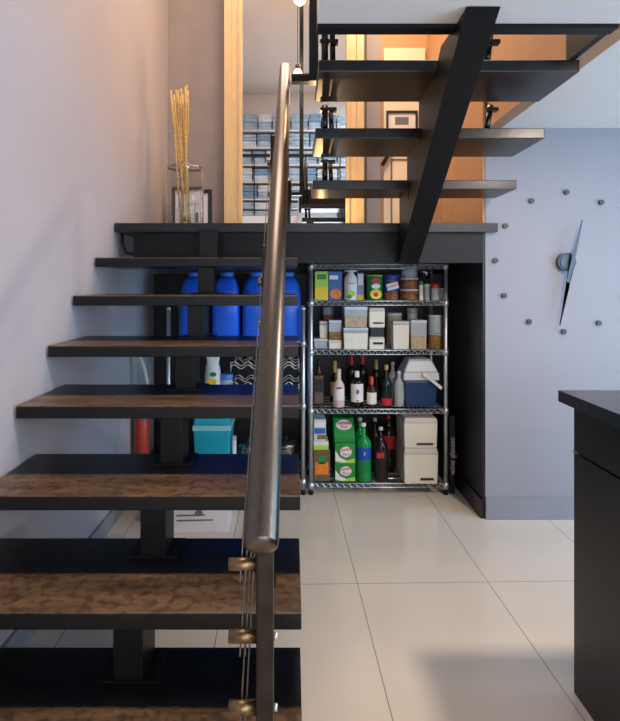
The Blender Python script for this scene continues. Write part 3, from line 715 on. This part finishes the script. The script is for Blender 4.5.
t, R_, h = bottle('dark rum bottle with a tall white label and white cap', 350.5, 363.3, 371, S3, 3.22, 'bottle', .32, capsule=('labelwhite', .2), lab='labelwhite', labz=(.16, .66), shoulder=.7)
obj('label_emblem', ell(R_*.25, h*.06, 0, h*.45, -R_-.0035), 'inkgrey', t); obj('label_emblem', ell(R_*.2, h*.02, 0, h*.2, -R_-.0035), 'labelred', t)
t, R_, h = bottle('short brown bottle with an orange cap and white label', 366.3, 376.5, 376.5, S3, 3.21, 'whisky', .4, capsule=('red', .3), lab='labelwhite', labz=(.12, .5), shoulder=.55)
bottle('sparkling wine bottle in dark green glass with a red label low down', 380.5, 392, 365, S3, 3.22, 'greenglass', .3, capsule=('labelgold', .12), lab='labelred', labz=(.05, .22), shoulder=.52)
bottle('dark bottle with golden neck behind the orange capped bottle', 372, 380.5, 360, S3, 3.40, 'bottle', .35, capsule=('labelgold', .25), shoulder=.6)
bottle('clear bottle with a silver cap behind the clear gin bottle', 388, 397.5, 362, S3, 3.40, 'clear', .35, 'creamlid', shoulder=.6)
bottle('clear gin bottle beside the blue cooler', 394, 404, 371, S3, 3.24, 'clear', .35, 'lidblue', lab='clear', shoulder=.62)
# cooler
d, dep = 3.30, .20
x, w_, h = span(403.5, 439.8, 360, S3, d-dep/2)
t = thing('cooler_box', 'navy cooler box with a pale lid and white swing handle', 'cooler', (x, d, S3+GAP))
hb = h*.56
bm = bmesh.new(); taperbox(bm, w_*.84, dep*.84, w_*.95, dep*.95, 0, hb, bev=.012); obj('body', bm, 'cooler', t)
bm = bmesh.new(); taperbox(bm, w_, dep, w_*.96, dep*.96, hb+.001, hb+h*.17, bev=.008); taperbox(bm, w_*.95, dep*.95, w_*.62, dep*.62, hb+h*.17, h, bev=.012); obj('lid', bm, 'coolerlid', t)
bm = bmesh.new(); y = -dep/2-.012
xa_, za_ = PX(424, d-.1)-x, PZ(374, d-.1)-S3; xb_, zb_ = PX(441, d-.1)-x, PZ(388, d-.1)-S3
dxn, dzn = (xb_-xa_), (zb_-za_); ln = math.hypot(dxn, dzn); nx, nz = -dzn/ln*.009, dxn/ln*.009
prism(bm, [(xa_+nx, za_+nz), (xb_+nx, zb_+nz), (xb_-nx, zb_-nz), (xa_-nx, za_-nz)], y-.006, y+.002, 'y'); disc(bm, xa_, za_, .012, y-.008, y+.01, 14); obj('handle', bm, 'labelwhite', t)

# --- bottom shelf
D4 = 3.27
carton('food_box', 'brown and green food box at the bottom left of the rack', 'box', 313.6, 330, 450, S4, 3.30, .2, 'brown', [('printed_band', .1, .9, .2, .6, 'orange'), ('printed_band', .3, .7, .55, .8, 'green')])
zq = PZ(450, 3.2)
carton('food_box', 'flat yellow green box in the middle of the bottom left stack', 'box', 313.6, 328.5, 441.5, zq, 3.30, .2, 'lime', [('printed_band', 0, 1, .55, 1, 'cream')])
carton('food_box', 'blue and white food packet, topmost of the bottom left stack', 'box', 313.8, 326, 419.5, PZ(441.5, 3.2), 3.30, .2, 'lidblue', [('printed_band', .05, .95, .35, .6, 'skyblue'), ('printed_band', .3, 1, .1, .3, 'cookie'), ('printed_band', .05, .9, .65, .9, 'labelwhite')])
def sodabox(label, l, r, top, zb, d, dep, slope=0):
    x, w_, h = span(l, r, top, zb, d-dep/2)
    t = thing('soda_pack', label, 'soda pack', (x, d, zb+GAP), 0, 'green soda can cartons on the bottom shelf')
    y = -dep/2
    if slope:
        bm = bmesh.new(); prism(bm, [(y, 0), (dep/2, 0), (dep/2, h), (y+.09, h), (y+.03, h*.55), (y, .028)], -w_/2, w_/2, 'x'); obj('box', bm, 'green', t)
        a = math.atan2(h*.45, .06)
        o = obj('logo', ell(w_*.40, h*.30, 0, 0, 0), 'labelwhite', t, (0, y+.055, h*.74), (a-PI/2, 0, 0))
        ang = math.atan2(h*.45, .06)
        o.rotation_euler = (-(PI/2-ang), 0, 0)
        o2 = text('Canada\nDry', h*.24, t, (0, y+.055-.006, h*.74+.002), 'labelred', rot=(ang, 0, 0))
        return t
    obj('box', BM(bx, -w_/2, w_/2, y, dep/2, 0, h, bev=.003), 'green', t)
    bm = bmesh.new(); prism(bm, [(-w_/2+.002, .003), (w_/2-.002, .003), (w_/2-.002, h*.26), (0, h*.12)], y-.0012, y-.0002, 'y'); obj('printed_band', bm, 'lime', t)
    bm = bmesh.new(); prism(bm, [(-w_/2+.002, h*.65), (-w_/2+.002, h*.12), (-w_*.1, h*.05), (w_*.1, h*.12), (-w_*.25, h*.3)], y-.0022, y-.0012, 'y'); obj('printed_swoosh', bm, 'labelwhite', t)
    obj('logo', ell(w_*.29, h*.27, .004, h*.58, y-.0036, rot=.15), 'labelwhite', t)
    text('Canada\nDry', .030, t, (.004, y-.0050, h*.58), 'labelred', rot=(PI/2, -.15, 0))
    return t
z1 = PZ(463.5, 3.2)
dq = 3.33; dpq = .28
sodabox('lowest green soda can carton with a white oval badge', 335, 355.3, 463.5, S4, dq, dpq)
z1 = PZ(463.5, dq-dpq/2)
sodabox('second green soda can carton stacked on the lowest one', 335, 355.3, 443.5, z1, dq, dpq)
z2 = PZ(443.5, dq-dpq/2)
sodabox('top green soda can carton with a sloped open front', 334.5, 355, 422, z2, dq+.01, .25, slope=1)
t, R_, h = bottle('large green plastic soda bottle with a blue label and white cap', 355.8, 371.3, 423, S4, 3.22, 'greenpet', .26, 'labelwhite', 'labelblue', labz=(.38, .60), shoulder=.62, capf=.06)
text('7', .03, t, (0, -R_-.004, h*.49), 'labelwhite')
bottle('second green soda bottle, half hidden behind the first', 353.5, 366.5, 417.5, S4, 3.36, 'greenpet', .26, 'labelwhite', 'labelblue', labz=(.4, .6), shoulder=.62, capf=.06)
t, R_, h = bottle('large cola bottle with a clear neck at the front', 373.5, 388, 427, S4, 3.21, 'cola', .26, 'creamlid', 'labelblack', labz=(.38, .58), shoulder=.62, capf=.06)
obj('label_mark', boxes((-R_*.7, R_*.3, -R_-.0035, -R_-.0015, h*.46, h*.56)), 'labelred', t)
t, R_, h = bottle('large cola bottle with a bright red label at the back', 382, 395, 415.5, S4, 3.37, 'cola', .26, 'labelred', 'labelred', labz=(.42, .66), shoulder=.68, capf=.06)
bottle('large cola bottle behind the front one, no red showing', 369, 381, 418, S4, 3.37, 'cola', .26, 'creamlid', shoulder=.62, capf=.06)
zb2 = PZ(449, D4-.13)
breadbox('lower of the two big cream storage bins', 404, 438.6, 449, S4, D4+.01, .27, slot=(.48, .86), slotz=.12)
breadbox('upper of the two big cream storage bins', 404, 438, 418.5, zb2, D4+.01, .26, slot=(.38, .86), slotz=.12)
# tall narrow box between rack and pier
t = thing('wine_box', 'tall narrow black box with vertical pale lettering between the wire rack and the dark pier', 'box', (PX(451.6, 3.17)+.008, 3.30, 0))
obj('box', BM(bx, -.0145, .0145, -.12, .12, 0, PZ(416, 3.18), bev=.002), 'labelblack', t)
text('wine glasses', .045, t, (0, -.1215, PZ(456, 3.18)), 'pink', rot=(PI/2, -PI/2, 0), sx=1)

# --- blue jugs on the short rack
def jug_mesh(w_, dp, h):
    bm = bmesh.new()
    lay = [(.86, 0), (1, .02), (1, .45), (.97, .62), (.92, .74), (.78, .85), (.55, .915), (.36, .93)]
    rings = []
    for s_, z in lay:
        ring = []
        for k_ in range(24):
            a = 2*PI*k_/24; e = .45; c_, si = math.cos(a), math.sin(a)
            ring.append(bm.verts.new((math.copysign(abs(c_)**e, c_)*w_/2*s_, math.copysign(abs(si)**e, si)*dp/2*s_, z*h)))
        rings.append(ring)
    for i in range(len(rings)-1):
        for k_ in range(24):
            f = bm.faces.new((rings[i][k_], rings[i][(k_+1) % 24], rings[i+1][(k_+1) % 24], rings[i+1][k_])); f.smooth = True
    bm.faces.new(rings[0][::-1]); bm.faces.new(rings[-1])
    return bm
jd = 3.30
jh = PZ(272, jd-.06)-Q1
x0 = PX(195, jd)
j = thing('water_jug', 'tall blue plastic water jug partly hidden by the stair support', 'jug', (x0, jd, Q1+GAP), 0, 'blue water jugs on the short rack')
w_ = 27*jd/F
obj('body', jug_mesh(w_, .2, jh), 'blue', j)
obj('lid', BM(lathe, [(w_*.24, .932*jh), (w_*.26, .935*jh), (w_*.26, .99*jh), (w_*.22, jh)], 20), 'bluecap', j)
bm = bmesh.new(); tube(bm, [(-.045, -.108, jh*.70), (-.03, -.118, jh*.72), (.03, -.118, jh*.72), (.045, -.108, jh*.70)], .006, 8); obj('handle', bm, 'blue', j)
for px, lb in ((227, 'tall blue plastic water jug right beside the stair support'), (256.5, 'tall blue plastic water jug just left of the handrail'), (287.5, 'tall blue plastic water jug at the right end, right of the handrail')):
    copy_tree(j, (PX(px, jd), jd, Q1+GAP), lb)

# --- wavy wine racks with bottles on the middle level
for lvl, (zc, lab) in enumerate(((PZ(382, 3.25), 'lower wavy chrome wine rack on the short wire rack'), (PZ(362, 3.25), 'upper wavy chrome wine rack holding lying bottles'))):
    t = thing('wine_rack', lab, 'wine rack', (PX(232, 3.25), 3.22, zc-.05), 0, 'wavy chrome wine racks')
    wd = PX(301, 3.25)-PX(234, 3.25)
    for y in (-.03, .22):
        bm = bmesh.new()
        for dz in (0, .018):
            tube(bm, [(wd*i/60, y, .03+dz+.012*math.sin(i/60*5*2*PI)) for i in range(61)], .0035, 6)
        for xx in (0, wd): tube(bm, [(xx, y, 0 if lvl == 0 else .0), (xx, y, .06)], .0035, 6)
        obj('wave_wire', bm, 'chrome', t)
bn = 0
for px, lb in ((241, 'far left'), (251.5, 'second from the left'), (262, 'middle'), (290.5, 'far right')):
    yb = 3.20; z = PZ(362, 3.25)+.038
    t = thing('wine_bottle', {'far left': 'lying wine bottle, leftmost in the upper wavy rack', 'second from the left': 'lying wine bottle, second from the left in the upper wavy rack', 'middle': 'lying wine bottle beside the left edge of the handrail', 'far right': 'lying wine bottle right of the handrail in the wavy rack'}[lb], 'wine bottle', (PX(px, 3.25), yb, z), 0, 'wine bottles lying in the wavy rack')
    b = obj('body', BM(lathe, [(.012, .0), (.012, .07), (.034, .12), (.034, .28), (.03, .29)], 16), 'bottle', t, (0, 0, 0), (-PI/2, 0, 0))
    obj('capsule', BM(lathe, [(.011, -.03), (.014, -.03), (.0145, .03)], 14), 'bronze', t, (0, 0, 0), (-PI/2, 0, 0))
# snack bag and pale blue bottle on the same shelf
t = thing('snack_bag', 'white and green plastic bag on the short rack beside the stair support', 'bag', (PX(212, 3.2), 3.24, Q2+GAP))
bm = bmesh.new(); hgt = PZ(357, 3.2)-Q2
for i in range(1): pass
lay = [(.036, .05, 0), (.05, .045, .04), (.048, .04, .12), (.042, .03, .2), (.036, .012, .85*hgt), (.042, .004, hgt)]
rings = [[bm.verts.new((a*math.cos(2*PI*k/16)*(1+.08*math.sin(3*k+i)), b*math.sin(2*PI*k/16), z)) for k in range(16)] for i, (a, b, z) in enumerate(lay)]
for i in range(len(rings)-1):
    for k in range(16):
        f = bm.faces.new((rings[i][k], rings[i][(k+1) % 16], rings[i+1][(k+1) % 16], rings[i+1][k])); f.smooth = True
bm.faces.new(rings[0][::-1]); bm.faces.new(rings[-1])
obj('bag', bm, 'whitefabric', t); obj('printed_band', ell(.028, .022, -.002, .12, -.043), 'yellow', t); obj('printed_patch', ell(.02, .014, .006, .165, -.037), 'green', t)
jar('spray_bottle', 'pale blue bottle beside the white and green bag', 'bottle', 221, 233, 374, Q2, 3.24, 'lidblue', 'bluecap', .2)
# bottom of short rack
d = 3.28
x, w_, h = span(193, 231, 417, Q3, d-.1)
t = thing('storage_tub', 'bright teal plastic tub with a pale teal band at its rim', 'tub', (x, d, Q3+GAP))
bm = bmesh.new(); taperbox(bm, w_*.85, .2, w_*.97, .23, 0, h*.78, bev=.01); obj('tub', bm, 'teal', t)
bm = bmesh.new(); taperbox(bm, w_*1.0, .24, w_, .24, h*.78+.0005, h*.87, bev=.004); obj('rim', bm, 'teallid', t)
bm = bmesh.new(); taperbox(bm, w_*.96, .23, w_*.9, .22, h*.87+.0005, h, bev=.008); obj('lid', bm, 'teal', t)
def pot(label, l, r, top, zb, d, hd=True):
    x, w_, h = span(l, r, top, zb, d); R_ = w_/2
    t = thing('cooking_pot', label, 'pot', (x, d, zb+GAP), 0)
    obj('pot', BM(lathe, [(R_*.9, 0), (R_, .01), (R_, h*.7), (R_*1.03, h*.72)], 28), 'potsteel', t)
    obj('lid', BM(lathe, [(R_*1.02, h*.73), (R_*.8, h*.84), (R_*.3, h*.9), (R_*.12, h*.91), (R_*.14, h), (0.0005, h)], 28), 'potsteel', t)
    bm = bmesh.new()
    for s_ in (-1, 1): tube(bm, [(s_*R_, -.02, h*.6), (s_*(R_+.02), -.02, h*.62), (s_*(R_+.02), .02, h*.62), (s_*R_, .02, h*.6)], .004, 6)
    obj('handle', bm, 'potsteel', t)
pot('steel cooking pot with lid left of the handrail on the bottom of the short rack', 237, 262, 438, Q3, 3.3)
pot('steel cooking pot with domed lid at the right end of the short rack', 274, 299, 436, Q3, 3.3)
jar('white_canister', 'white rounded container beside the teal tub', 'canister', 231.8, 236.5, 436, Q3, 3.22, 'whitefabric', 'creamlid', .1)

# --- white printed box on the floor and the vacuum cleaner
t = thing('cardboard_box', 'low white printed carton on the floor behind the lower treads', 'box', (PX(203, 2.78), 2.80, 0), .05)
obj('box', BM(bx, -.14, .14, -.12, .12, 0, .22, bev=.004), 'paper', t)
obj('printed_band', boxes((-.13, .13, -.1212, -.1202, .12, .125), (-.12, .06, -.1212, -.1202, .06, .068), (-.12, .02, -.1212, -.1202, .085, .093)), 'inkgrey', t)
obj('printed_mark', ell(.02, .016, -.01, .10, -.1225), 'inkgrey', t)
vx_, vy_ = PX(146, 3.2)+.015, 3.10
t = thing('vacuum_cleaner', 'red vacuum cleaner with a curved grey hose by the left wall under the stairs', 'vacuum cleaner', (vx_, vy_, 0))
bm = bmesh.new(); taperbox(bm, .12, .26, .11, .2, 0.02, .13, bev=.02); obj('base', bm, 'inkgrey', t)
obj('canister', BM(lathe, [(.035, .13), (.04, .15), (.04, .47), (.03, .49)], 20, c=(-.01, .0)), 'red', t)
bm = bmesh.new(); hs = [(143, 352), (147, 356), (150, 364), (152, 374), (153.5, 386), (153, 400), (150, 415)]
tube(bm, [(0, 0, PZ(352, 3.2)-.0)] and [(PX(a, 3.2)-vx_, -.03, PZ(b, 3.2)) for a, b in hs]+[(-.01, 0, .49)], .012, 10); obj('hose', bm, 'creamlid', t)
for s_ in (-1, 1):
    bm = bmesh.new(); tube(bm, [(s_*.05, .14, .045), (s_*.062, .14, .045)], .045, 18); obj('wheel', bm, 'rubber', t)
